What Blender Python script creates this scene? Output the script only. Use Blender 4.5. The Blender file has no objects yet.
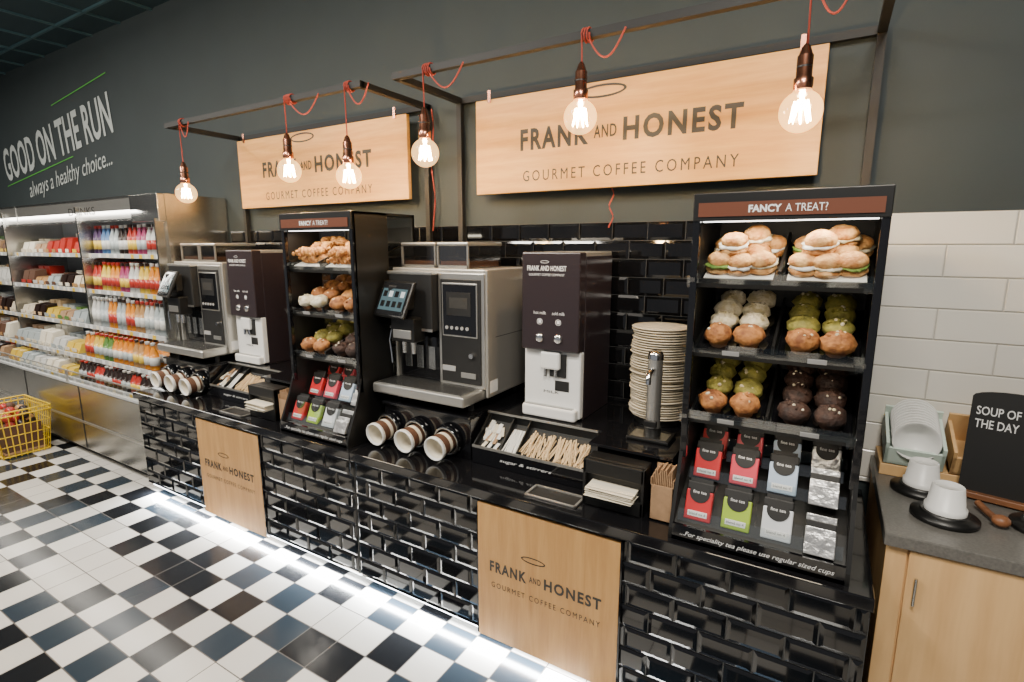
import bpy, bmesh, math, random
from mathutils import Vector, Matrix
random.seed(7)
R=random.uniform
# ---------------------------------------------------------------- materials
def newmat(name):
    m=bpy.data.materials.new(name); m.use_nodes=True
    return m,m.node_tree,m.node_tree.nodes['Principled BSDF']
def mat(name,col,rough=.5,metal=0.,emit=0.,ecol=None,coat=0.,noise=0.,nscale=30,bump=0.,col2=None):
    m,nt,p=newmat(name)
    p.inputs['Base Color'].default_value=(*col,1); p.inputs['Roughness'].default_value=rough
    p.inputs['Metallic'].default_value=metal
    if coat: p.inputs['Coat Weight'].default_value=coat
    if emit:
        p.inputs['Emission Color'].default_value=(*(ecol or col),1); p.inputs['Emission Strength'].default_value=emit
    if noise or bump:
        tc=nt.nodes.new('ShaderNodeTexCoord'); n=nt.nodes.new('ShaderNodeTexNoise'); n.inputs['Scale'].default_value=nscale
        n.inputs['Detail'].default_value=4
        nt.links.new(tc.outputs['Object'],n.inputs['Vector'])
        if col2:
            rr=nt.nodes.new('ShaderNodeValToRGB'); rr.color_ramp.elements[0].position=.38; rr.color_ramp.elements[1].position=.62
            rr.color_ramp.elements[0].color=(*col,1); rr.color_ramp.elements[1].color=(*col2,1)
            n2=nt.nodes.new('ShaderNodeTexNoise'); n2.inputs['Scale'].default_value=nscale*.4; n2.inputs['Detail'].default_value=6
            nt.links.new(tc.outputs['Object'],n2.inputs['Vector']); nt.links.new(n2.outputs['Fac'],rr.inputs[0]); nt.links.new(rr.outputs[0],p.inputs['Base Color'])
        elif noise:
            r=nt.nodes.new('ShaderNodeMapRange'); r.inputs[1].default_value=.3; r.inputs[2].default_value=.7
            r.inputs[3].default_value=1-noise; r.inputs[4].default_value=1+noise
            mx=nt.nodes.new('ShaderNodeVectorMath'); mx.operation='SCALE'; mx.inputs[0].default_value=col
            nt.links.new(n.outputs['Fac'],r.inputs[0]); nt.links.new(r.outputs[0],mx.inputs['Scale']); nt.links.new(mx.outputs[0],p.inputs['Base Color'])
        if bump:
            b=nt.nodes.new('ShaderNodeBump'); b.inputs['Strength'].default_value=bump; b.inputs['Distance'].default_value=.01
            nt.links.new(n.outputs['Fac'],b.inputs['Height']); nt.links.new(b.outputs[0],p.inputs['Normal'])
    return m
def glassmat(name,col=(1,1,1),g=.12,rough=.03,em=0,ec=(1,1,1)):
    m=bpy.data.materials.new(name); m.use_nodes=True; nt=m.node_tree; nt.nodes.clear()
    o=nt.nodes.new('ShaderNodeOutputMaterial'); t=nt.nodes.new('ShaderNodeBsdfTransparent'); t.inputs[0].default_value=(*col,1)
    gl=nt.nodes.new('ShaderNodeBsdfGlossy'); gl.inputs['Roughness'].default_value=rough
    mx=nt.nodes.new('ShaderNodeMixShader'); mx.inputs[0].default_value=g
    nt.links.new(t.outputs[0],mx.inputs[1]); nt.links.new(gl.outputs[0],mx.inputs[2]); out=mx.outputs[0]
    if em:
        e=nt.nodes.new('ShaderNodeEmission'); e.inputs[0].default_value=(*ec,1); e.inputs[1].default_value=em
        ad=nt.nodes.new('ShaderNodeAddShader'); nt.links.new(out,ad.inputs[0]); nt.links.new(e.outputs[0],ad.inputs[1]); out=ad.outputs[0]
    nt.links.new(out,o.inputs[0])
    return m
def woodmat(name,c1,c2,axis='X',rough=.45,sc=1.):
    m,nt,p=newmat(name); p.inputs['Roughness'].default_value=rough
    tc=nt.nodes.new('ShaderNodeTexCoord'); mp=nt.nodes.new('ShaderNodeMapping')
    s={'X':(1.2,14,14),'Z':(14,14,1.2),'Y':(14,1.2,14)}[axis]; mp.inputs['Scale'].default_value=tuple(a*sc for a in s)
    n=nt.nodes.new('ShaderNodeTexNoise'); n.inputs['Scale'].default_value=1.6; n.inputs['Detail'].default_value=7; n.inputs['Distortion'].default_value=.6
    n2=nt.nodes.new('ShaderNodeTexNoise'); n2.inputs['Scale'].default_value=9; n2.inputs['Detail'].default_value=3
    r=nt.nodes.new('ShaderNodeValToRGB'); r.color_ramp.elements[0].position=.32; r.color_ramp.elements[1].position=.68
    r.color_ramp.elements[0].color=(*c1,1); r.color_ramp.elements[1].color=(*c2,1)
    ad=nt.nodes.new('ShaderNodeMath'); ad.operation='MULTIPLY_ADD'; ad.inputs[1].default_value=.25
    mu=nt.nodes.new('ShaderNodeMath'); mu.operation='MULTIPLY'; mu.inputs[1].default_value=.8
    L=nt.links.new
    L(tc.outputs['Object'],mp.inputs[0]); L(mp.outputs[0],n.inputs['Vector']); L(mp.outputs[0],n2.inputs['Vector'])
    L(n.outputs['Fac'],mu.inputs[0]); L(n2.outputs['Fac'],ad.inputs[0]); L(mu.outputs[0],ad.inputs[2]); L(ad.outputs[0],r.inputs[0]); L(r.outputs[0],p.inputs['Base Color'])
    return m
TILE=mat('black_glazed_tile',(.0035,.0035,.004),.07,coat=.3,noise=.3,nscale=6)
GROUT=mat('grey_grout',(.07,.07,.068),.8)
BLK=mat('black_powder_coat',(.006,.006,.006),.4)
FRM=mat('black_frame_paint',(.006,.006,.006),.6)
BLKG=mat('black_gloss',(.005,.005,.006),.08,coat=.4)
TOP=mat('black_stone_worktop',(.006,.006,.007),.09,coat=.4,noise=.5,nscale=150)
BLKM=mat('black_matte',(.010,.010,.010),.55)
OAK=woodmat('oak_board',(.56,.27,.062),(.70,.385,.11),'X')
OAKV=woodmat('oak_panel',(.40,.20,.062),(.54,.30,.105),'Z')
PINE=woodmat('pale_pine',(.58,.34,.14),(.72,.46,.21),'Z',.5,.6)
BROWNW=woodmat('brown_wood',(.13,.05,.02),(.25,.10,.04),'X')
INK=mat('dark_ink',(.03,.028,.025),.6)
WHT=mat('white_plastic',(.80,.80,.78),.35)
WINK=mat('white_ink',(.8,.8,.8),.6)
GINK=mat('grey_ink',(.35,.35,.35),.6)
STEEL=mat('brushed_steel',(.55,.55,.53),.26,1,noise=.08,nscale=40)
SATIN=mat('satin_steel',(.55,.54,.51),.30,.85)
SILV=mat('silver_panel',(.60,.58,.53),.34,.70)
CHROME=mat('chrome',(.85,.85,.85),.12,1)
COPPER=mat('copper',(.62,.27,.17),.25,1)
REDC=mat('red_fabric_cord',(.38,.05,.03),.7)
ACR=glassmat('clear_acrylic',(.96,.98,.98),.10,.05)
CGL=glassmat('cover_glass',(.97,.98,.98),.04,.03)
SMOKE=glassmat('clear_hopper',(.78,.75,.70),.22,.15)
BULBG=glassmat('bulb_glass',(1,.92,.75),.06,.03,1.3,(1,.58,.22))
FIL=mat('filament',(1,.7,.35),.5,0,150,(1,.66,.32))
DISP=mat('dark_brown_enamel',(.026,.018,.021),.32)
BAND=mat('bronze_header',(.13,.045,.025),.35)
SCR=mat('screen_glass',(.012,.013,.015),.06)
UI=mat('screen_display',(.02,.03,.035),.1,0,.35,(.25,.42,.46))
UIW=mat('screen_icon',(.1,.1,.1),.1,0,1.0,(.8,.85,.85))
GREY=mat('grey_laminate',(.12,.115,.105),.3,noise=.2,nscale=120)
LED=mat('led_strip',(1,1,1),.5,0,20,(.93,.97,1))
LEDW=mat('case_light',(1,1,1),.5,0,5,(1,.98,.93))
CREAM=mat('cream_paper',(.74,.68,.55),.7)
TAN=mat('tan_paper',(.64,.56,.42),.7,noise=.12)
KRAFT=mat('kraft_card',(.36,.22,.12),.8,noise=.15)
BIRCH=mat('birch_stick',(.66,.47,.26),.6)
SLEEVE=mat('brown_cup_sleeve',(.10,.045,.025),.6)
YEL=mat('yellow_wire',(.75,.50,.02),.4)
GREENB=mat('pale_green_box',(.62,.74,.66),.5)
# ---------------------------------------------------------------- builder
class B:
    def __init__(s,name): s.n=name; s.bm=bmesh.new(); s.mats=[]; s.M=Matrix.Identity(4)
    def mi(s,m):
        if m not in s.mats: s.mats.append(m)
        return s.mats.index(m)
    def add(s,vs,fs,m,smooth=False,ms=None):
        k=s.mi(m); V=[s.bm.verts.new(s.M@Vector(v)) for v in vs]
        for i,f in enumerate(fs):
            try: F=s.bm.faces.new([V[j] for j in f])
            except ValueError: continue
            F.material_index=k if ms is None else s.mi(ms[i]); F.smooth=smooth
    def box(s,x0,x1,y0,y1,z0,z1,m,bev=0.,seg=2):
        if x0>x1:x0,x1=x1,x0
        if y0>y1:y0,y1=y1,y0
        if z0>z1:z0,z1=z1,z0
        if bev<=0:
            s.add([(x0,y0,z0),(x1,y0,z0),(x1,y1,z0),(x0,y1,z0),(x0,y0,z1),(x1,y0,z1),(x1,y1,z1),(x0,y1,z1)],
              [(0,3,2,1),(4,5,6,7),(0,1,5,4),(1,2,6,5),(2,3,7,6),(3,0,4,7)],m); return
        t=bmesh.new(); bmesh.ops.create_cube(t,size=1)
        for v in t.verts: v.co=Vector(((x0+x1)/2+v.co.x*(x1-x0),(y0+y1)/2+v.co.y*(y1-y0),(z0+z1)/2+v.co.z*(z1-z0)))
        bmesh.ops.bevel(t,geom=t.edges[:],offset=min(bev,.49*min(x1-x0,y1-y0,z1-z0)),segments=seg,profile=.5,affect='EDGES')
        t.verts.index_update()
        s.add([v.co[:] for v in t.verts],[[v.index for v in f.verts] for f in t.faces],m); t.free()
    def lathe(s,prof,c,m,seg=20,ms=None,smooth=True,caps=True,M=None):
        c=Vector(c); vs=[];fs=[];mm=[]
        for r,z in prof:
            for i in range(seg):
                a=2*math.pi*i/seg; v=Vector((r*math.cos(a),r*math.sin(a),z))
                if M is not None: v=M@v
                vs.append(c+v)
        for j in range(len(prof)-1):
            for i in range(seg):
                i2=(i+1)%seg; fs.append((j*seg+i,j*seg+i2,(j+1)*seg+i2,(j+1)*seg+i)); mm.append(ms[j] if ms else m)
        s.add(vs,fs,m,smooth,mm)
        if caps:
            n=len(prof)-1
            if prof[0][0]>1e-4: s.add(vs[:seg],[tuple(range(seg))[::-1]],ms[0] if ms else m)
            if prof[n][0]>1e-4: s.add(vs[n*seg:],[tuple(range(seg))],ms[-1] if ms else m)
    def cyl(s,p0,p1,r0,m,r1=None,seg=16):
        p0=Vector(p0);p1=Vector(p1);d=p1-p0; q=d.to_track_quat('Z','Y').to_matrix()
        s.lathe([(r0,0),(r0 if r1 is None else r1,d.length)],p0,m,seg,M=q)
    def ball(s,c,r,m,sc=(1,1,1),seg=14,rings=8,jit=0.):
        c=Vector(c);vs=[];fs=[]
        for j in range(rings+1):
            p=math.pi*j/rings
            for i in range(seg):
                a=2*math.pi*i/seg; k=r*(1+R(-jit,jit))
                vs.append(c+Vector((k*sc[0]*math.sin(p)*math.cos(a),k*sc[1]*math.sin(p)*math.sin(a),-k*sc[2]*math.cos(p))))
        for j in range(rings):
            for i in range(seg):
                i2=(i+1)%seg; fs.append((j*seg+i,j*seg+i2,(j+1)*seg+i2,(j+1)*seg+i))
        s.add(vs,fs,m,True)
    def prism(s,prof,x0,x1,m):
        n=len(prof); vs=[(x0,y,z) for y,z in prof]+[(x1,y,z) for y,z in prof]
        s.add(vs,[(i,(i+1)%n,n+(i+1)%n,n+i) for i in range(n)]+[tuple(range(n))[::-1],tuple(range(n,2*n))],m)
    def tube(s,pts,r,m,seg=6,closed=False):
        pts=[Vector(p) for p in pts]; n=len(pts); vs=[]; fs=[]
        for i,p in enumerate(pts):
            a=pts[i-1] if (i>0 or closed) else p; b=pts[(i+1)%n] if (i<n-1 or closed) else p
            q=(b-a).to_track_quat('Z','Y').to_matrix() if (b-a).length>1e-7 else Matrix.Identity(3)
            for k in range(seg):
                t=2*math.pi*k/seg; vs.append(p+q@Vector((r*math.cos(t),r*math.sin(t),0)))
        for i in range(n if closed else n-1):
            j=(i+1)%n
            for k in range(seg):
                k2=(k+1)%seg; fs.append((i*seg+k,i*seg+k2,j*seg+k2,j*seg+k))
        s.add(vs,fs,m,True)
    def ring(s,M,rx,ry,w,m,seg=40):
        vs=[];fs=[]
        for i in range(seg):
            a=2*math.pi*i/seg
            vs+= [M@Vector((rx*math.cos(a),ry*math.sin(a),0)),M@Vector(((rx-w)*math.cos(a),(ry-w*.7)*math.sin(a),0))]
        for i in range(seg):
            j=(i+1)%seg; fs.append((2*i,2*j,2*j+1,2*i+1))
        s.add(vs,fs,m)
    def text(s,body,M,w,h,m,bold=0.,space=1.,shear=0.):
        cu=bpy.data.curves.new('t','FONT'); cu.body=body; cu.size=1; cu.offset=bold; cu.space_character=space; cu.shear=shear
        cu.resolution_u=3
        o=bpy.data.objects.new('t',cu); bpy.context.collection.objects.link(o); bpy.context.view_layer.update()
        dg=bpy.context.evaluated_depsgraph_get(); me=bpy.data.meshes.new_from_object(o.evaluated_get(dg))
        xs=[v.co.x for v in me.vertices]; ys=[v.co.y for v in me.vertices]
        x0,x1,y0,y1=min(xs),max(xs),min(ys),max(ys); sx=w/(x1-x0); sy=sx if h is None else h/(y1-y0)
        vs=[M@Vector(((v.co.x-(x0+x1)/2)*sx,(v.co.y-(y0+y1)/2)*sy,0)) for v in me.vertices]
        s.add(vs,[list(p.vertices) for p in me.polygons],m)
        bpy.data.objects.remove(o); bpy.data.curves.remove(cu); bpy.data.meshes.remove(me)
    def bricks(s,x0,x1,z0,z1,y,tw,th,m,g,skip=None,gap=.004,bv=.014,d=.008,off=.5):
        s.box(x0,x1,y,y+.01,z0,z1,g)
        row=0; zt=z1
        while zt>z0+.005:
            zb=max(z0,zt-th); x=x0-(tw*off if row%2 else 0)
            while x<x1-.004:
                segs=[(max(x,x0),min(x+tw,x1))]
                if skip and not(zt<=skip[2]+.01 or zb>=skip[3]-.01):
                    a,b=segs[0]; segs=[]
                    if a<skip[0]: segs.append((a,min(b,skip[0])))
                    if b>skip[1]: segs.append((max(a,skip[1]),b))
                for a,b in segs:
                    if b-a<.02: continue
                    A,Bb,Cc,D=a+gap/2,b-gap/2,zb+gap/2,zt-gap/2; e=min(bv,(Bb-A)*.4,(D-Cc)*.4)
                    vs=[(A,y,Cc),(Bb,y,Cc),(Bb,y,D),(A,y,D),(A,y-.003,Cc),(Bb,y-.003,Cc),(Bb,y-.003,D),(A,y-.003,D),
                        (A+e,y-d,Cc+e),(Bb-e,y-d,Cc+e),(Bb-e,y-d,D-e),(A+e,y-d,D-e)]
                    s.add(vs,[(8,9,10,11),(4,5,9,8),(5,6,10,9),(6,7,11,10),(7,4,8,11),(0,1,5,4),(1,2,6,5),(2,3,7,6),(3,0,4,7)],m)
                x+=tw
            zt-=th; row+=1
    def done(s,keep=False):
        me=bpy.data.meshes.new(s.n); vs=[v.co for v in s.bm.verts]; c=Vector((0,0,0))
        if not keep:
            c=Vector([(min(v[i] for v in vs)+max(v[i] for v in vs))/2 for i in range(3)]); c.z=min(v[2] for v in vs)
            for v in s.bm.verts: v.co-=c
        bmesh.ops.recalc_face_normals(s.bm,faces=s.bm.faces[:])
        s.bm.to_mesh(me); s.bm.free()
        for m in s.mats: me.materials.append(m)
        o=bpy.data.objects.new(s.n,me); o.location=c; bpy.context.collection.objects.link(o); return o
RX=Matrix.Rotation(math.pi/2,4,'X')
T3=Matrix.Translation
def front(x,y,z,rot=0): return T3((x,y,z))@RX@Matrix.Rotation(rot,4,'Z')
def logo(b,cx,y,cz,w,m):
    h=w*.098
    b.text('FRANK',front(cx-w*.325,y,cz),w*.35,h,m,.035,1.22)
    b.text('AND',front(cx-w*.072,y,cz),w*.105,h*.55,m,.015,1.15)
    b.text('HONEST',front(cx+w*.25,y,cz),w*.48,h,m,.035,1.22)
    b.text('GOURMET COFFEE COMPANY',front(cx,y,cz-h*1.7),w*.97,h*.5,m,0,1.4)
    b.ring(front(cx-w*.09,y,cz+h*1.7),w*.11,w*.028,w*.013,m)
YW=2.885
# ---------------------------------------------------------------- room
def floor():
    m,nt,p=newmat('checker_floor_tile'); N=nt.nodes.new; L=nt.links.new
    tc=N('ShaderNodeTexCoord'); sx=N('ShaderNodeSeparateXYZ'); L(tc.outputs['Object'],sx.inputs[0])
    def mth(op,a,b=None):
        n=N('ShaderNodeMath'); n.operation=op
        for i,q in enumerate((a,b)):
            if q is None: continue
            if isinstance(q,(int,float)): n.inputs[i].default_value=q
            else: L(q,n.inputs[i])
        return n.outputs[0]
    T=.2; cx=mth('DIVIDE',sx.outputs[0],T); cy=mth('DIVIDE',sx.outputs[1],T)
    fx=mth('FLOOR',cx); fy=mth('FLOOR',cy); cb=N('ShaderNodeCombineXYZ'); L(fx,cb.inputs[0]); L(fy,cb.inputs[1])
    wn=N('ShaderNodeTexWhiteNoise'); wn.noise_dimensions='2D'; L(cb.outputs[0],wn.inputs['Vector'])
    sp=N('ShaderNodeSeparateColor'); L(wn.outputs['Color'],sp.inputs[0])
    par=mth('FLOORED_MODULO',mth('ADD',fx,fy),2)
    dark=mth('ADD',mth('MULTIPLY',par,mth('GREATER_THAN',sp.outputs[0],.16)),mth('MULTIPLY',mth('SUBTRACT',1,par),mth('LESS_THAN',sp.outputs[0],.12)))
    def mix(f,a,b):
        n=N('ShaderNodeMix'); n.data_type='RGBA'; L(f,n.inputs[0])
        for i,q in ((6,a),(7,b)):
            if isinstance(q,tuple): n.inputs[i].default_value=(*q,1)
            else: L(q,n.inputs[i])
        return n.outputs[2]
    dk=mix(mth('GREATER_THAN',sp.outputs[1],.55),(.008,.009,.011),(.022,.033,.046))
    lt=mix(sp.outputs[2],(.52,.50,.46),(.68,.66,.62))
    c=mix(dark,lt,dk)
    ex=mth('ABSOLUTE',mth('SUBTRACT',mth('FRACT',cx),.5)); ey=mth('ABSOLUTE',mth('SUBTRACT',mth('FRACT',cy),.5))
    g=mth('GREATER_THAN',mth('MAXIMUM',ex,ey),.486)
    c=mix(g,c,(.12,.11,.10)); L(c,p.inputs['Base Color'])
    p.inputs['Roughness'].default_value=.17
    b=B('floor'); b.box(-14,4,-3.5,3.1,-.1,0,m); b.done(True)
floor()
WALL=mat('slate_green_paint',(.027,.038,.041),.7,noise=.06,nscale=3)
b=B('wall_back'); b.box(-14,4,YW,YW+.2,0,4.3,WALL); b.done(True)
b=B('wall_left'); b.box(-14.2,-14,-3.5,YW+.2,0,4.3,WALL); b.done(True)
b=B('wall_right'); b.box(4,4.2,-3.5,YW+.2,0,4.3,WALL); b.done(True)
CEIL=mat('dark_ceiling_tile',(.012,.032,.044),.7); CEG=mat('ceiling_grid',(.04,.09,.11),.5)
b=B('ceiling'); b.box(-14,4,-3.5,YW+.2,4.16,4.3,CEIL)
for i in range(31): b.box(-14+.6*i-.012,-14+.6*i+.012,-3.5,YW,4.14,4.16,CEG)
for i in range(11): b.box(-14,4,YW-.3-.6*i-.012,YW-.3-.6*i+.012,4.141,4.16,CEG)
b.done(True)
b=B('trim_1'); b.bricks(-4.66,.20,.90,2.13,YW-.012,.2,.1,TILE,GROUT); b.done(True)
WT=mat('white_wall_tile',(.74,.72,.66),.15,coat=.2); WG=mat('white_grout',(.46,.44,.40),.8)
b=B('trim_2'); b.bricks(.205,3.9,.9,2.14,YW-.012,.42,.135,WT,WG,gap=.005,bv=.003,d=.005,off=.5); b.done(True)
TI=mat('white_letter',(.46,.50,.49),.6); GI=mat('green_stroke',(.08,.36,.05),.6)
b=B('wall_lettering'); an=math.radians(6)
b.text('GOOD ON THE RUN',front(-8.15,YW-.006,3.22,an),3.1,.42,TI,.02,1.02)
b.text('always a healthy choice...',front(-7.85,YW-.006,2.80,an),2.3,.24,TI,.0,1.,.3)
for zc,x0,x1 in ((3.60,-8.0,-6.6),(2.96,-9.7,-7.6)):
    M=front((x0+x1)/2,YW-.006,zc+(((x0+x1)/2)+8.15)*.105,an); w=(x1-x0)/2
    b.add([M@Vector((-w,-.006,0)),M@Vector((w,-.006,0)),M@Vector((w,.006,0)),M@Vector((-w,.006,0))],[(0,1,2,3)],GI)
b.done()
# ---------------------------------------------------------------- coffee counters
S=2.45
def alight(name,loc,rx,sx,sy,e,c=(1,1,1),rz=0):
    l=bpy.data.lights.new(name,'AREA'); l.shape='RECTANGLE'; l.size=sx; l.size_y=sy; l.energy=e; l.color=c
    o=bpy.data.objects.new(name,l); o.location=loc; o.rotation_euler=(math.radians(rx),0,math.radians(rz)); bpy.context.collection.objects.link(o)
def counter(dx):
    b=B('coffee_counter'); x0,x1=-2.22+dx,.228+dx; p0,p1=-1.36+dx,-.64+dx
    b.box(x0+.004,x1-.004,1.985,2.86,.085,.81,BLKM)
    b.box(x0+.01,x1-.01,2.08,2.86,0,.085,BLKM)
    b.bricks(x0+.004,x1-.004,.085,.80,1.975,.2,.1,TILE,GROUT,(p0,p1,.0,.78),gap=.005)
    b.box(p0,p1,1.955,1.99,.07,.785,OAKV,.002)
    for q in (p0-.008,p1): b.box(q,q+.008,1.957,1.99,.07,.79,BLKG)
    logo(b,(p0+p1)/2,1.9535,.47,.58,INK)
    b.box(x0,x1,1.94,2.872,.81,.86,TOP,.004)
    b.box(x0+.02,x1-.02,2.0,2.012,.055,.085,LED)
    c0,c1=-1.57+dx,-.885+dx
    for a,c,y in ((x0+.03,c0,2.2),(c0,c1,2.375),(c1,-.50+dx,2.2)):
        b.box(a,c,y,2.868,.8605,1.09,BLKG,.003); b.box(a-.001,c+.001,y-.02,2.869,1.09,1.105,TOP,.002)
    sx,sy=-.995+dx,2.055
    for u0,u1,v0,v1 in ((-.13,.13,-.06,-.048),(-.13,.13,.048,.06),(-.13,-.118,-.06,.06),(.118,.13,-.06,.06)): b.box(sx+u0,sx+u1,sy+v0,sy+v1,.86,.869,SATIN,.002)
    b.box(sx-.118,sx+.118,sy-.048,sy+.048,.859,.8615,BLKM)
    b.done()
    alight('counter_led',((x0+x1)/2,1.985,.06),-55,2.4,.03,62,(.93,.97,1))
counter(0); counter(-S)
# ---------------------------------------------------------------- signs & frames
def sign(x0,x1):
    b=B('hanging_sign_board'); b.box(x0,x1,2.78,2.81,2.31,2.85,OAK,.002)
    logo(b,(x0+x1)/2,2.7785,2.60,(x1-x0)*.66,INK)
    for x in (x0+.10,x1-.10): b.box(x-.010,x+.010,2.772,2.778,2.83,2.90,COPPER)
    for x in (x0+.2,x1-.2): b.box(x-.02,x+.02,2.81,2.88,2.45,2.7,BLKM)
    b.done()
sign(-1.91,-.085); sign(-4.31,-2.46)
YF=2.28
def frame(x0,x1):
    b=B('overhead_metal_frame'); t=.017; z=2.89; yf=YF
    b.box(x0-t,x1+t,yf-t,yf+t,z-t,z+t,FRM); b.box(x0-t,x1+t,2.88-2*t,2.88,z-t,z+t,FRM)
    for x in (x0,x1):
        b.box(x-t,x+t,yf,2.88-t,z-t,z+t,FRM); b.box(x-t,x+t,2.87-2*t,2.87,1.107,z,FRM)
    b.done()
frame(-2.08,.10); frame(-4.38,-2.35)
def pendant(x,z,k=3):
    b=B('pendant_lamp'); y=YF-.022; zb=2.89; r=.072
    b.tube([(x,y,z+.22),(x+.003,y-.002,(z+zb)/2),(x,y-.002,zb)],.004,REDC)
    pts=[]
    for i in range(k*10+1):
        a=2*math.pi*i/10; q=.028; pts.append((x+.012*i/10,YF-q*math.cos(a),zb+q*math.sin(a)))
    b.tube(pts,.004,REDC)
    n=14; L=.16+.05*(k-3)
    b.tube([(x+.012*k+L*i/n,y-.006,zb-.03-.09*math.sin(math.pi*i/n)+.02*i/n) for i in range(n+1)],.004,REDC)
    b.lathe([(.006,.225),(.014,.215),(.022,.19),(.026,.185),(.026,.115),(.032,.11),(.032,.085),(.028,.068)],(x,y,z),COPPER,20)
    b.cyl((x,y,z+.145),(x,y,z+.151),.0265,BLK)
    pr=[(.027,.082)]+[(r*math.sin(t),-r*math.cos(t)) for t in [math.pi*(1-i/14) for i in range(2,15)]]
    b.lathe(pr,(x,y,z),BULBG,28,caps=False)
    b.cyl((x,y,z+.065),(x,y,z+.02),.010,FIL,.006)
    for i in range(8):
        a=i*math.pi/4
        b.tube([(x+.010*math.cos(a),y+.010*math.sin(a),z+.035),(x+.034*math.cos(a),y+.034*math.sin(a),z-.034),(x+.022*math.cos(a+.4),y+.022*math.sin(a+.4),z+.035)],.0040,FIL,5)
    b.done()
    l=bpy.data.lights.new('bulb_light','POINT'); l.energy=20; l.color=(1,.74,.45); l.shadow_soft_size=.04
    o=bpy.data.objects.new('bulb_light',l); o.location=(x,y,z-.01); bpy.context.collection.objects.link(o)
for x,z,k in ((-.998,2.555,3),(-.14,2.475,2),(-1.876,2.48,4),(-2.98,2.467,5),(-2.45,2.40,3),(-4.18,2.388,2)): pendant(x,z,k)
for x in (-2.30,-1.06):
    b=B('power_cord'); zs=2.87 if x<-2 else 2.31
    b.tube([(x+.012*math.sin(i*.9),2.842,zs-(zs-2.1)*i/12) for i in range(13)],.004,REDC); b.done()
# ---------------------------------------------------------------- treat rack
MT={k:mat(k,c,.7,noise=.45,nscale=70,bump=.8,col2=c2) for k,(c,c2) in dict(muffin_golden=((.46,.19,.05),(.20,.065,.018)),muffin_choc=((.045,.018,.010),(.018,.008,.006)),muffin_green=((.26,.23,.04),(.13,.12,.02)),muffin_cream=((.74,.68,.54),(.50,.42,.24)),scone=((.66,.38,.14),(.38,.15,.035)),lettuce=((.12,.25,.04),(.22,.34,.06)),croissant=((.54,.27,.07),(.28,.10,.02))).items()}
PAPER=mat('muffin_paper',(.30,.12,.04),.7); PAPERD=mat('muffin_paper_dark',(.05,.022,.012),.7); DOILY=mat('doily',(.8,.78,.72),.7)
def muffin(b,x,y,z,r,top,pap):
    n=16; vs=[];fs=[]
    for j,(rr,zz) in enumerate(((.62,0),(.86,.80))):
        for i in range(n):
            a=2*math.pi*i/n; q=rr*r*(1+(.03 if i%2 else -.03)); vs.append((x+q*math.cos(a),y+q*math.sin(a),z+zz*r))
    for i in range(n): fs.append((i,(i+1)%n,n+(i+1)%n,n+i))
    b.add(vs,fs+[tuple(range(n))[::-1]],pap)
    b.ball((x+R(-.002,.002),y,z+.90*r),r*R(1.02,1.12),top,(1,1,R(.62,.76)),14,8,.10)
    for i in range(9):
        a=R(0,6.28);q=R(0,.75)*r; b.ball((x+q*math.cos(a),y+q*math.sin(a),z+(.92+.66*math.sqrt(1-(q/r)**2*.8))*r),R(.09,.16)*r,top if i%3 else MT['muffin_cream'],seg=6,rings=4)
def roll(b,x,y,z,r,fill):
    b.ball((x,y,z+.018),r,MT['scone'],(1,R(.95,1.1),.42),16,6,.05); b.ball((x,y,z+.034),r*1.06,fill,(1,1,.24),16,5,.16)
    b.ball((x+R(-.004,.004),y+R(-.004,.004),z+.050),r*R(.92,1.0),MT['scone'],(1,R(.95,1.1),R(.52,.66)),16,8,.05)
def croissant(b,x,y,z,L,ang):
    M0=b.M; b.M=b.M@T3((x,y,z))@Matrix.Rotation(ang,4,'Z')
    for i in range(7):
        t=(i-3)/3; b.ball((t*L/2,-.02*t*t,.026),.030*(1-.55*abs(t)),MT['croissant'],(.65,1,1),10,6,.03)
    b.M=M0
def pouch(b,x,z,c,w=.102,h=.150,cap=None):
    b.box(x-w/2,x+w/2,-.03,.0,z,z+h*.78,c,.005); b.box(x-w/2,x+w/2,-.03,.0,z+h*.78,z+h,cap or BLKM,.005)
    b.lathe([(w*.38,0),(w*.38,.0015)],(x,-.031,z+h*.72),BLKM,20,M=Matrix.Rotation(math.pi/2,3,'X'))
    b.box(x-w*.42,x+w*.42,-.018,-.012,z+h,z+h+.014,cap or BLKM)
    b.text('fine tea',front(x,-.0335,z+h*.74),w*.5,.012,WINK); b.box(x-w*.36,x+w*.36,-.0308,-.030,z+h*.10,z+h*.24,WINK); b.text('blend no 4',front(x,-.0315,z+h*.17),w*.6,.010,INK)
TC=[mat('tea_red',(.52,.025,.03),.4),mat('tea_green',(.34,.50,.04),.4),mat('tea_white',(.66,.68,.72),.4),mat('tea_blue',(.40,.50,.64),.4),mat('tea_pink',(.58,.05,.08),.4)]
FOIL=mat('silver_foil',(.62,.62,.62),.32,.8,bump=1.,nscale=25)
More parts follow.
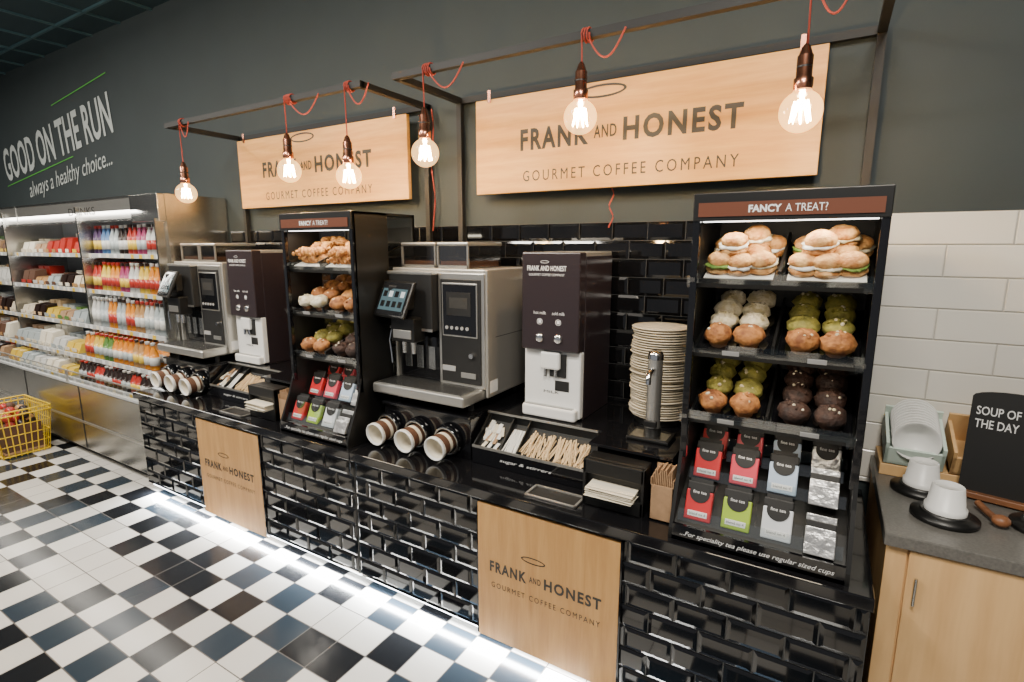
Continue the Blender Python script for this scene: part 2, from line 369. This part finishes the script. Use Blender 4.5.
def rack(dx,far=False):
    b=B('treat_display_rack'); x0,x1=-.455+dx,.155+dx; yf,yb=2.10,2.60; zt=2.19
    zb=.861; ym=2.36 if far else yb
    for x in (x0,x1-.014):
        b.prism([(ym,zb),(1.975,zb),(1.975,.905),(2.06,1.10),(yf,1.22),(yf,zt),(ym,zt)],x,x+.014,BLK)
        if far:
            b.box(x+.005,x+.009,ym,yb,.90,zt-.02,ACR); b.box(x,x+.014,ym,yb,zb,.90,BLK)
            for zz in (1.33,1.60,1.87): b.box(x,x+.014,ym,yb,zz+.06,zz+.07,BLK)
            b.box(x,x+.014,yb-.02,yb,zb,zt,BLK)
    for x in (x0,x1-.026): b.box(x,x+.026,yf-.012,yf+.014,1.16,zt,BLKG,.003)
    b.box(x0,x1,yb-.012,yb,zb,zt,BLKM)
    b.box(x0,x1,yf,yb,zt-.015,zt,BLK)
    b.box(x0,x1,yf-.02,yf,zt-.10,zt,BLK,.003); b.box(x0+.02,x1-.02,yf-.024,yf-.02,zt-.085,zt-.035,BAND)
    cx=(x0+x1)/2
    b.text('FANCY',front(cx-.062,yf-.0255,zt-.06),.105,.026,WINK,.035); b.text('A TREAT?',front(cx+.065,yf-.0255,zt-.06),.125,.026,WINK)
    b.box(x0+.03,x1-.03,yf+.02,yf+.035,zt-.103,zt-.098,LEDW)
    T=[None,[('muffin_cream','muffin_golden'),('muffin_green','muffin_golden')],[('muffin_green','muffin_golden'),('muffin_choc','muffin_choc')]]
    if far: T=[None,[('muffin_golden','muffin_cream'),('croissant','muffin_golden')],[('muffin_green','muffin_golden'),('muffin_choc','muffin_choc')]]
    M0=b.M
    for k,z in enumerate((1.865,1.595,1.325)):
        b.M=T3((cx,yf+.02,z))@Matrix.Rotation(math.radians(20),4,'X')
        W=(x1-x0)/2-.02
        b.box(-W,W,0,.44,-.008,0,BLK)
        b.box(-W,W,-.006,0,-.02,.014,BLK); b.box(-W,W,-.012,-.010,.0,.042,ACR)
        b.box(-.005,.005,0,.42,0,.05,BLK)
        for sx in (-1,1):
            c=sx*W/2
            b.box(c-W/2+.012,c+W/2-.012,.01,.42,.002,.008,BLKG)
            for q in (c-W/2+.010,c+W/2-.014): b.box(q,q+.004,.01,.42,.002,.045,ACR)
            b.box(c+sx*(W/2)-.03,c+sx*(W/2)+.0,-.03,-.012,-.012,.03,ACR); b.box(c-.03,c+.03,-.015,-.012,.0,.018,GINK if k else ACR)
            if k==0:
                b.box(c-.12,c+.12,.015,.26,.009,.012,DOILY)
                P=[(-.072,.06),(.0,.05),(.075,.065),(-.04,.145),(.045,.15),(-.07,.235),(.02,.245),(.09,.24)]
                for i,(px,py) in enumerate(P):
                    if far:
                        for h in (0,.045): croissant(b,c+px*.9,py+.02,.01+h,.12,.4*sx+i*.3+h*20)
                    else: roll(b,c+px,py+.02,.01,.051,[MT['lettuce'],DOILY,MT['muffin_cream']][(i+(sx>0))%3])
                if not far: roll(b,c-.03,.12,.072,.053,DOILY); roll(b,c+.04,.21,.067,.052,MT['muffin_cream'])
            else:
                tp=T[k][0 if sx<0 else 1]
                for r_ in range(4):
                    for q in (-1,1):
                        top=MT[tp[1 if r_==0 else 0]]
                        muffin(b,c+q*.057+R(-.003,.003),.06+r_*.105+R(-.004,.004),.008,.051,top,PAPERD if tp[0]=='muffin_choc' else PAPER)
        b.M=M0
    b.box(x0+.014,x1-.014,1.975,1.99,zb,.925,BLKG); b.box(x0+.014,x1-.014,1.975,yb-.012,zb,.875,BLK)
    b.prism([(1.99,.875),(yb-.012,.875),(yb-.012,1.10),(2.33,1.10),(2.10,.98),(1.99,.90)],x0+.014,x1-.014,BLK)
    b.text('...For speciality tea please use regular sized cups',front(cx,1.9735,.893),.52,.024,WINK,.0,1,.35)
    for r_,(y,z) in enumerate(((2.055,.92),(2.195,1.045),(2.33,1.09),(2.40,1.12))):
        b.M=T3((cx,y,z))@Matrix.Rotation(math.radians(-24),4,'X')
        for i in range(4):
            x=-.212+i*.140
            if r_>1:
                pouch(b,x,0,[TC[0],TC[4],TC[3],FOIL][i] if r_==2 else BLKM,cap=[TC[0],BLKM,TC[3],BLKM][i] if r_==3 else None); continue
            if i<3: pouch(b,x,0,[TC[0],TC[1 if r_==0 else 4],TC[2 if r_==0 else 3]][i])
            else:
                for j in range(4): b.box(x-.048,x+.048,-.03-.010*j,-.024-.010*j,-.005*j,.125-.022*j,FOIL if j!=1 else BLKM,.003)
        b.box(-.28,.28,-.05,-.046,-.01,.035,ACR)
        b.M=M0
    for i in range(1,4): b.box(x0+i*(x1-x0)/4-.002,x0+i*(x1-x0)/4+.002,2.0,2.32,.98,1.06,ACR)
    b.done()
    alight('rack_light',(cx,yf+.06,zt-.11),15,.5,.05,2.6,(1,.84,.62))
    for z in (1.85,1.58,1.31): alight('rack_light',(cx,yf+.03,z),12,.5,.02,.8,(1,.84,.62))
rack(0); rack(-2.42,True)
# ---------------------------------------------------------------- coffee machine
def machine(dx):
    b=B('coffee_machine'); x0,x1=-2.225+dx,-1.575+dx; zb=1.105
    for x in (x0+.06,x1-.06):
        for y in (2.30,2.78): b.cyl((x,y,zb),(x,y,zb+.06),.018,BLKM)
    b.box(x0,x1,2.40,2.84,zb+.05,1.86,BLKM,.008)
    b.box(x1-.003,x1+.014,2.36,2.845,zb+.06,1.875,SILV,.008,3)
    b.box(x0-.012,x0+.003,2.36,2.845,zb+.06,1.875,SILV,.006)
    b.box(x0,x1,2.36,2.845,1.852,1.875,SILV,.006)
    b.box(x0-.02,x1-.01,2.16,2.42,zb+.05,1.215,SATIN,.014,3)
    b.box(x0+.01,x1-.04,2.18,2.38,1.215,1.219,STEEL)
    for i in range(10):
        y=2.19+i*.018; b.box(x0+.02,x1-.05,y,y+.005,1.219,1.2205,BLKM)
    xm=x0+.335
    b.box(xm,x1,2.352,2.40,1.215,1.855,SATIN,.006)
    b.box(xm+.022,x1-.022,2.346,2.354,1.235,1.82,BLKM,.003)
    b.box(xm+.035,x1-.040,2.341,2.348,1.50,1.80,SATIN,.003); b.box(xm+.043,x1-.048,2.338,2.344,1.508,1.792,BLKG,.003)
    for i in range(5): b.cyl((xm+.07+i*.035,2.334,1.55),(xm+.07+i*.035,2.339,1.55),.010,GINK)
    b.box(xm+.07,x1-.08,2.336,2.339,1.62,1.75,BLKM); b.box(xm+.09,x1-.10,2.335,2.337,1.66,1.72,INK)
    b.cyl((x1-.08,2.33,1.40),(x1-.08,2.35,1.40),.014,CHROME); b.box(xm+.03,xm+.12,2.342,2.346,1.30,1.33,GINK)
    b.box(xm+.16,xm+.26,2.340,2.346,1.27,1.30,SATIN,.002)
    b.box(x0+.01,xm-.004,2.30,2.40,1.52,1.85,BLKM,.01); b.box(x0+.01,xm-.004,2.296,2.302,1.52,1.535,SATIN); b.box(x0,xm,2.298,2.40,1.84,1.858,SATIN,.004)
    b.box(x0+.08,xm-.08,2.23,2.33,1.46,1.60,BLK,.008); b.box(x0+.10,xm-.10,2.225,2.24,1.48,1.53,SATIN,.004)
    for q in (-.035,.035): b.cyl((x0+.18+q,2.27,1.39),(x0+.18+q,2.27,1.47),.013,CHROME,.018)
    b.tube([(x0+.07,2.26,1.55),(x0+.06,2.24,1.46),(x0+.075,2.235,1.38),(x0+.08,2.235,1.33)],.006,CHROME)
    b.box(x0+.01,xm-.004,2.385,2.402,1.22,1.52,BLKG)
    for i in range(3): b.box(x0+.05+i*.09,x0+.10+i*.09,2.38,2.386,1.28,1.42,STEEL,.004)
    b.box(x0+.05,x0+.20,2.25,2.32,1.64,1.78,BLKM,.01)
    b.M=T3((x0+.115,2.235,1.70))@Matrix.Rotation(math.radians(-12),4,'Z')@Matrix.Rotation(math.radians(-24),4,'X')
    b.box(-.145,.145,-.012,.012,-.11,.11,BLK,.008); b.box(-.13,.13,-.0145,-.012,-.095,.095,SCR); b.box(-.115,.115,-.0152,-.0145,-.07,.06,UI)
    for i in range(4): b.box(-.10+.055*i,-.065+.055*i,-.0162,-.0152,.01,.045,UIW if i%2 else SCR)
    for i in range(4): b.box(-.10+.055*i,-.065+.055*i,-.0162,-.0152,-.05,-.015,SCR)
    b.M=Matrix.Identity(4)
    for a,c in ((x0+.02,x0+.27),(x0+.29,x0+.50)):
        b.box(a,c,2.42,2.76,1.876,2.0,SMOKE); b.box(a+.01,c-.01,2.43,2.75,1.878,1.915,SLEEVE); b.box(a-.006,c+.006,2.41,2.77,2.0,2.022,SATIN,.008)
        b.box(a-.004,c+.004,2.412,2.42,1.876,1.892,SATIN)
        for q in (a,c): b.box(q-.005,q+.005,2.412,2.422,1.876,2.0,SATIN)
    b.box(x1+.0135,x1+.0147,2.38,2.46,1.19,1.26,WHT); b.box(x1+.0135,x1+.0147,2.44,2.80,1.50,1.503,BLKM)
    b.done()
machine(0); machine(-2.43)
def dispenser(dx):
    b=B('milk_dispenser'); x0,x1=-1.36+dx,-1.035+dx; zb=1.106; zt=1.97
    b.box(x0+.01,x1-.01,2.44,2.81,zb,zt-.01,BLK,.006)
    b.box(x0,x1,2.38,2.46,1.47,zt,DISP,.008); b.box(x0,x1,2.455,2.81,zt-.03,zt,SILV,.005)
    b.box(x0,x1,2.415,2.46,zb+.01,1.468,WHT,.008)
    b.box(x0-.002,x0+.015,2.455,2.81,zb,zt-.02,DISP); b.box(x1-.015,x1+.002,2.455,2.815,zb,zt-.02,DISP,.003)
    cx=(x0+x1)/2
    b.box(cx-.055,cx+.055,2.385,2.42,1.37,1.462,WHT,.01); b.box(cx-.01,cx+.085,2.405,2.416,1.33,1.45,BLKM,.004)
    for q in (-.03,.03): b.cyl((cx+q,2.40,1.33),(cx+q,2.40,1.375),.010,CHROME)
    for q in (-.075,.03):
        b.lathe([(.024,0),(.024,.006),(.018,.012),(.0,.013)],(cx+q+.02,2.38,1.535),CHROME,20,M=Matrix.Rotation(math.pi/2,3,'X'))
        b.ring(front(cx+q+.02,2.3785,1.62),.016,.016,.003,WINK,20); b.box(cx+q+.012,cx+q+.028,2.3783,2.3795,1.612,1.63,WINK)
        b.text('hot milk' if q<0 else 'cold milk',front(cx+q+.02,2.3785,1.665),.07,.016,WINK)
    b.text('FRANK AND HONEST',front(cx-.02,2.3785,1.89),.22,.026,WINK,.02); b.text('GOURMET COFFEE COMPANY',front(cx-.02,2.3785,1.858),.20,.012,WINK)
    b.ring(front(cx-.03,2.3785,1.922),.024,.007,.003,WINK,20)
    b.text('MILK',front(cx,2.4135,1.245),.09,.014,INK); b.box(cx+.02,cx+.10,2.4132,2.4145,1.255,1.31,BLKM)
    b.box(x0+.005,x1-.01,2.375,2.43,zb+.002,zb+.065,WHT,.012,3); b.box(x0+.02,x1-.03,2.385,2.41,zb+.065,zb+.068,STEEL)
    b.done()
dispenser(0); dispenser(-2.60)
# ---------------------------------------------------------------- cup holders
def cup_holder(x):
    b=B('cup_dispenser'); z=.956; y=2.198; M=Matrix.Rotation(math.radians(96),3,'X')
    c=(x,y-.001,z)
    b.lathe([(.090,-.0),(.090,.018),(.085,.030),(.082,.034)],c,BLKG,30,M=M,caps=False)
    b.lathe([(.082,.034),(.076,.038),(.070,.034),(.070,.004)],c,STEEL,30,M=M,caps=False)
    b.lathe([(.089,.001),(.0,.001)],c,BLKM,28,M=M,caps=False)
    b.lathe([(.055,.01),(.062,.085),(.062,.115)],c,SLEEVE,26,M=M,caps=False)
    b.lathe([(.062,.115),(.067,.117),(.067,.137),(.064,.140),(.060,.137),(.058,.125),(.052,.07),(.0,.07)],c,SLEEVE,26,ms=[WHT]*5+[CREAM]*2,M=M,caps=False)
    b.lathe([(.0595,.045),(.0625,.072)],c,CREAM,26,M=M,caps=False)
    b.done()
for dx in (0,-2.42):
    for x in (-2.14,-1.925,-1.71): cup_holder(x+dx)
# ---------------------------------------------------------------- condiment tray
def condiments(dx):
    b=B('condiment_tray'); x0,x1=-1.55+dx,-.905+dx
    ya,yb=2.19,2.368; za,zt=.862,1.098
    b.box(x0,x1,ya,yb,za,za+.01,BLK); b.box(x0,x1,yb-.008,yb,za,zt,BLK)
    for x in (x0,x0+.16,x0+.26,x1-.006):
        b.prism([(ya,za),(yb,za),(yb,zt),(ya,.955)],x,x+.006,BLK)
    b.box(x0,x1,ya-.004,ya+.002,za,.95,BLKG)
    b.add([(x0,ya-.002,.96),(x1,ya-.002,.96),(x1,yb-.022,1.104),(x0,yb-.022,1.104)],[(0,1,2,3)],CGL)
    b.box(x0,x1,ya-.006,ya-.001,.948,.962,SATIN); b.box(x0,x1,yb-.026,yb-.016,1.095,1.104,SATIN)
    b.prism([(ya+.01,.87),(yb-.01,.87),(yb-.01,1.05),(ya+.01,.915)],x0+.006,x1-.006,BLKM)
    sl=math.radians(35)
    def put(x,t,h=0): return T3((x,ya+.01+t*(yb-ya-.02),.920+t*.135+h))@Matrix.Rotation(sl,4,'X')
    for i in range(26):
        b.M=put(x0+.02+R(0,.12),R(.1,.85),R(.0,.012))@Matrix.Rotation(R(-.5,.5),4,'Z'); b.box(-.010,.010,-.03,.03,-.002,.002,random.choice([WHT,KRAFT,WHT,CREAM]))
    for i in range(9):
        b.M=put(x0+.178+i*.009,.45,.01)@Matrix.Rotation(R(-.1,.1),4,'Z'); b.box(-.0035,.0035,-.075,.07,-.004,.004,WHT)
    for i in range(95):
        b.M=put(x0+.285+R(0,.335),R(.35,.5),R(.003,.028))@Matrix.Rotation(R(-.3,.3),4,'Z'); b.box(-.0035,.0035,-.07,.065,-.001,.001,BIRCH)
    b.M=Matrix.Identity(4)
    b.text('sugar & stirrers',front((x0+x1)/2,ya-.0055,.905),.3,.02,WINK,0,1,.3)
    b.done()
condiments(0); condiments(-S)
def napkin(dx):
    b=B('napkin_dispenser'); x0,x1=-.86+dx,-.585+dx; y0,y1=2.06,2.175
    b.box(x0,x1,y0+.03,y1,.861,1.075,BLK,.006); b.box(x0,x1,y0,y0+.03,.861,.93,BLK,.005); b.box(x0,x1,y0,y0+.03,1.01,1.075,BLK,.005)
    for x in (x0,x1-.012): b.box(x,x+.012,y0,y0+.04,.861,1.075,BLK)
    for i in range(9):
        b.M=T3(((x0+x1)/2+R(-.006,.006),y0+.005-R(0,.015),.932+i*.005))@Matrix.Rotation(R(-.05,.05),4,'Z')@Matrix.Rotation(R(-.03,.03),4,'Y')
        b.box(-.105,.105,-.05,.045,0,.003,CREAM,.001)
    b.M=Matrix.Identity(4)
    b.done()
    b=B('leaflet_box'); x0,x1=-.562+dx,-.467+dx; y0,y1=2.075,2.175
    b.box(x0,x1,y0,y1,.861,.868,KRAFT)
    for x in (x0,x1-.004): b.box(x,x+.004,y0,y1,.861,1.05,KRAFT)
    b.box(x0,x1,y0,y0+.004,.861,1.02,KRAFT); b.box(x0,x1,y1-.004,y1,.861,1.08,KRAFT)
    for i in range(11): b.box(x0+.006+i*.0075,x0+.010+i*.0075,y0+.01,y1-.01,.87,1.075+R(-.012,.02),KRAFT)
    b.done()
napkin(0); napkin(-S)
b=B('lid_stack'); z=1.107; x,y=-.70,2.66
b.cyl((x,y,z),(x,y,z+.03),.12,BLK,seg=28); z+=.031
while z<1.59:
    ox,oy=R(-.007,.007),R(-.007,.007); b.lathe([(.115,0),(.135,.006),(.145,.008),(.147,.011),(.145,.013),(.12,.012)],(x+ox,y+oy,z),TAN,28); z+=.0125
b.done()
b=B('water_tap'); x,y,z=-.654,2.40,1.1055
b.box(x-.10,x+.10,y-.09,y+.06,z,z+.018,BLK,.006); b.box(x-.085,x+.085,y-.08,y+.02,z+.018,z+.02,STEEL)
b.cyl((x,y,z+.018),(x,y,z+.05),.04,BLK); b.cyl((x,y,z+.05),(x,y,z+.38),.034,SATIN,seg=28); b.lathe([(.036,0),(.036,.02),(.03,.035),(.0,.04)],(x,y,z+.38),CHROME,28)
b.tube([(x,y-.02,z+.33),(x,y-.07,z+.335),(x,y-.10,z+.32),(x,y-.105,z+.28)],.012,CHROME,12); b.box(x-.03,x+.03,y-.05,y-.03,z+.06,z+.09,BLK,.004)
b.done()
# ---------------------------------------------------------------- fridge
SH=[(.74,2.10),(.95,2.18),(1.24,2.27),(1.58,2.32),(1.92,2.36)]
def fridge():
    b=B('refrigerated_display_case'); xa,xb=-11.2,-4.70
    WS=mat('white_shelf',(.50,.51,.51),.35); INN=mat('case_interior',(.12,.13,.14),.4)
    b.box(xa,xb-.03,2.05,2.83,.08,.70,STEEL,.006); b.box(xa,xb-.03,2.12,2.83,0,.08,BLKM); b.box(xa,xb-.03,2.83,2.875,.0,2.42,INN)
    b.box(xa,xb-.03,2.045,2.075,.70,.725,WS,.004); b.box(xa,xb-.03,2.043,2.05,.34,.36,SATIN)
    for i in range(5): b.box(xa+1.3*i+.01,xa+1.3*i+.02,2.046,2.052,.09,.70,BLKM)
    b.prism([(2.875,0),(2.05,0),(2.05,.74),(2.20,.92),(2.36,1.05),(2.36,2.42),(2.875,2.42)],xb-.03,xb,STEEL)
    b.box(xa,xb-.03,2.36,2.875,2.36,2.42,STEEL)
    b.box(-5.15,xb,2.30,2.36,2.20,2.42,STEEL,.004)
    for a,c in ((-11.2,-7.72),(-7.68,-5.16)):
        b.box(a,c,2.32,2.36,2.22,2.42,SATIN,.003)
        if a>-8: b.text('DRINKS',front((a+c)/2+.3,2.318,2.32),.55,.07,INK)
        b.box(a,c,2.312,2.322,2.41,2.425,STEEL); b.box(a,c,2.312,2.322,2.215,2.235,STEEL)
    b.box(xa,xb-.04,2.40,2.44,2.335,2.355,LEDW)
    for i,(z,y) in enumerate(SH):
        b.box(xa,xb-.032,y,2.83,z-.02,z,INN); b.box(xa,xb-.032,y-.012,y,z-.03,z+.010,WS,.002)
        x=xa+.1
        while x<xb-.15:
            b.box(x,x+.05,y-.014,y-.012,z-.027,z+.006,random.choice([WINK,WINK,CREAM,YEL])); x+=R(.09,.2)
        if i>0: b.box(xa,xb-.04,y+.03,y+.045,z-.03,z-.021,LEDW)
    for x in (-6.18,-8.05,-9.9): b.box(x-.016,x+.016,2.29,2.83,.72,2.36,STEEL)
    b.box(xb-.05,xb-.03,2.28,2.36,.95,2.22,STEEL)
    b.add([(xa,2.045,.725),(xb-.03,2.045,.725),(xb-.03,2.03,.84),(xa,2.03,.84)],[(0,1,2,3)],ACR)
    for xx in (-6.18,-8.05): b.box(xx-.006,xx+.006,2.03,2.05,.72,.84,SATIN)
    b.box(xa,xb-.03,2.026,2.034,.835,.845,SATIN)
    b.done()
fridge()
PC=[mat('prod_%d'%i,c,.3) for i,c in enumerate([(.42,.03,.02),(.70,.25,.02),(.72,.50,.06),(.10,.22,.05),(.06,.025,.09),(.02,.010,.008),(.60,.60,.57),(.08,.18,.38),(.36,.05,.14),(.45,.25,.10),(.40,.45,.46)])]
def bottle(b,x,y,z,h,r,c,cap,lab):
    b.lathe([(r*.9,0),(r,.01),(r,h*.18),(r*1.02,h*.18),(r*1.02,h*.48),(r,h*.48),(r*.92,h*.60),(r*.38,h*.82),(r*.38,h*.9),(r*.45,h*.9),(r*.45,h)],(x,y,z),c,10,ms=[c,c,lab,lab,lab,c,c,c,cap,cap])
b=B('bottled_drinks')
rows=[([5,5,0,5],.18,.034),([1,2,3,1,1,9],.24,.038),([6,10,1,10,1,9],.28,.034),([0,2,1,8,6,2,1],.27,.036),([4,7,10,5,0,8,6,10],.27,.034)]
for (z,y),(cs,h,r) in zip(SH,rows):
    x=-6.10; k=0
    while x<-4.82:
        if k%2==0: c=PC[cs[(k//2)%len(cs)]]; lab=PC[random.choice([6,6,2,0,10])]; cap=PC[random.choice([6,5,0])]
        for j in range(3): bottle(b,x,y+.05+j*.11,z+.001,h*R(.98,1.0),r,c,cap,lab)
        x+=r*2.45; k+=1
b.done()
b=B('packaged_food')
FC=[PC[9],PC[6],PC[6],PC[9],PC[10],PC[3],PC[5],PC[2],KRAFT,CREAM,CREAM,TAN,BIRCH,SLEEVE,PC[0]]
for (z,y) in SH:
    x=-10.9; k=0; c=PC[9]; h=.12
    while x<-6.3:
        if min(abs(x+.07-q) for q in (-6.18,-8.05,-9.9))>.1:
            if k%2==0: c=random.choice(FC); c2=random.choice(FC); h=R(.09,.18)*(1 if z>.9 else .7); w=R(.11,.145)
            b.prism([(y+.02,z+.001),(y+.16,z+.001),(y+.16,z+h),(y+.06,z+h*.9)],x,x+w,c); b.box(x+.02,x+w-.02,y+.014,y+.0185,z+.015,z+.05,c2)
            b.box(x+.005,x+w-.005,y+.19,y+.33,z+.001,z+h*1.2,c2)
        x+=.165; k+=1
b.done()
alight('case_light',(-7.8,2.3,2.30),20,5.5,.1,36,(1,.95,.86))
b=B('wire_shopping_basket'); x0,x1,y0,y1=-7.15,-6.50,1.55,1.98
for z,e in ((.02,.04),(.12,.03),(.22,.02),(.32,.01),(.42,0),(.46,0)):
    b.tube([(x0+e,y0+e,z),(x1-e,y0+e,z),(x1-e,y1-e,z),(x0+e,y1-e,z)],.009 if z>.4 or z<.05 else .005,YEL,6,True)
n=12
for i in range(n+1):
    x=x0+(x1-x0)*i/n; xe=x0+.04+(x1-x0-.08)*i/n
    for y,ye in ((y0,y0+.04),(y1,y1-.04)): b.tube([(xe,ye,.005),(x,y,.46)],.005,YEL,5)
    b.tube([(xe,y0+.04,.02),(xe,y1-.04,.02)],.004,YEL,5)
for i in range(9):
    y=y0+(y1-y0)*i/8; ye=y0+.04+(y1-y0-.08)*i/8
    for x,xe in ((x0,x0+.04),(x1,x1-.04)): b.tube([(xe,ye,.005),(x,y,.46)],.005,YEL,5)
b.box(x0+.06,x1-.06,y0+.06,y1-.06,.03,.05,KRAFT)
for i in range(40): b.ball((R(x0+.1,x1-.1),R(y0+.1,y1-.1),R(.28,.40)),.045,random.choice([PC[0],SLEEVE,PC[9],PC[5]]),seg=8,rings=5)
b.box(x0+.07,x1-.07,y0+.07,y1-.07,.05,.30,SLEEVE)
b.done()
# ---------------------------------------------------------------- soup station
ZS=1.04
b=B('soup_counter'); x0,x1=.245,3.2
b.box(x0,x1,2.07,2.868,ZS-.045,ZS,GREY,.004); b.box(x0+.01,x1,2.10,2.868,.0,ZS-.045,PINE)
b.box(x0+.01,x0+.07,2.09,2.11,.0,ZS-.047,PINE,.002)
for i in range(4): b.box(x0+.075+i*.62,x0+.69+i*.62,2.082,2.10,.08,ZS-.05,PINE,.003)
for i in range(4): b.cyl((x0+.10+i*.62,2.07,.80),(x0+.10+i*.62,2.07,.90),.005,STEEL)
b.done()
def pot(x,y):
    b=B('soup_cup')
    b.lathe([(.095,0),(.10,.004),(.10,.018),(.075,.022),(.07,.03)],(x,y,ZS+.001),BLK,28)
    b.lathe([(.062,.031),(.062,.05),(.056,.052),(.047,.125),(.044,.128),(.044,.122),(.0,.122)],(x,y,ZS+.001),WHT,28); b.done()
pot(.39,2.51); pot(.432,2.29); pot(.72,2.36)
b=B('soup_sign'); b.M=T3((.635,2.545,ZS+.021))@Matrix.Rotation(math.radians(-14),4,'Z')@Matrix.Rotation(math.radians(-6),4,'X')
w,h=.125,.40; pts=[(-w,0),(w,0),(w,h*.93)]+[(w*math.cos(a),h*.93+h*.07*math.sin(a)) for a in [math.pi*i/10 for i in range(1,10)]]+[(-w,h*.93)]
b.add([(x,-.006,z) for x,z in pts]+[(x,.006,z) for x,z in pts],[tuple(range(len(pts))),tuple(range(len(pts),2*len(pts)))[::-1]]+[(i,(i+1)%len(pts),len(pts)+(i+1)%len(pts),len(pts)+i) for i in range(len(pts))],BLKM)
for i,tx in enumerate(('SOUP OF','THE DAY')): b.text(tx,front(-.045,-.0075,h*.80-i*.05),.125,.033,WINK,.01)
b.box(-.13,.13,-.04,.04,-.018,.004,BROWNW,.003); b.M=Matrix.Identity(4); b.done()
b=B('crate_riser'); b.box(.26,1.6,2.63,2.865,ZS+.001,ZS+.05,PINE,.003); b.done()
def tray(name,x0,x1,m,depth=.22):
    b=B(name); b.M=T3((x0,2.632,ZS+.055))@Matrix.Rotation(math.radians(22),4,'X'); W=x1-x0; t=.012; h=.11
    b.box(0,W,0,depth,0,t,m); b.box(0,W,0,t,0,h*.75,m); b.box(0,W,depth-t,depth,0,h*1.3,m)
    for x in (0,W-t): b.box(x,x+t,0,depth,0,h,m)
    return b
b=tray('bowl_box',.27,.47,GREENB)
for i in range(10):
    y=.02+i*.018; b.lathe([(.0,.0),(.03,.0),(.060,.025),(.080,.045),(.084,.045),(.062,.020)],(.10,y+.04,.105),WHT,24,M=Matrix.Rotation(math.radians(70),3,'X'),caps=False)
b.M=Matrix.Identity(4); b.done()
b=tray('wooden_bread_crate',.49,1.05,PINE); b.M=Matrix.Identity(4); b.done()
b=B('wooden_ladle'); b.tube([(.582,2.33,ZS+.02),(.565,2.38,ZS+.022),(.55,2.44,ZS+.026)],.012,BROWNW,10); b.ball((.588,2.31,ZS+.026),.03,BROWNW,(.9,.9,.7)); b.done()
# ---------------------------------------------------------------- lights
for x in (-9,-6,-3,0): alight('ceiling_light',(x,.3,4.05),0,1.2,.3,105,(1,.93,.82))
for x in (-6,-3,.4): alight('ceiling_spot',(x,-.4,3.9),34,.4,.4,58,(1,.92,.80))
w=bpy.data.worlds.new('World'); bpy.context.scene.world=w; w.use_nodes=True
w.node_tree.nodes['Background'].inputs[0].default_value=(.9,.93,1,1); w.node_tree.nodes['Background'].inputs[1].default_value=.26
cam=bpy.data.cameras.new('camera'); cam.sensor_width=36; cam.lens=528/1024*36; cam.clip_start=.05
o=bpy.data.objects.new('camera',cam); o.location=(0,0,2.0); o.rotation_euler=(math.radians(90-10.2),0,math.radians(30.8)); bpy.context.collection.objects.link(o)
bpy.context.scene.camera=o
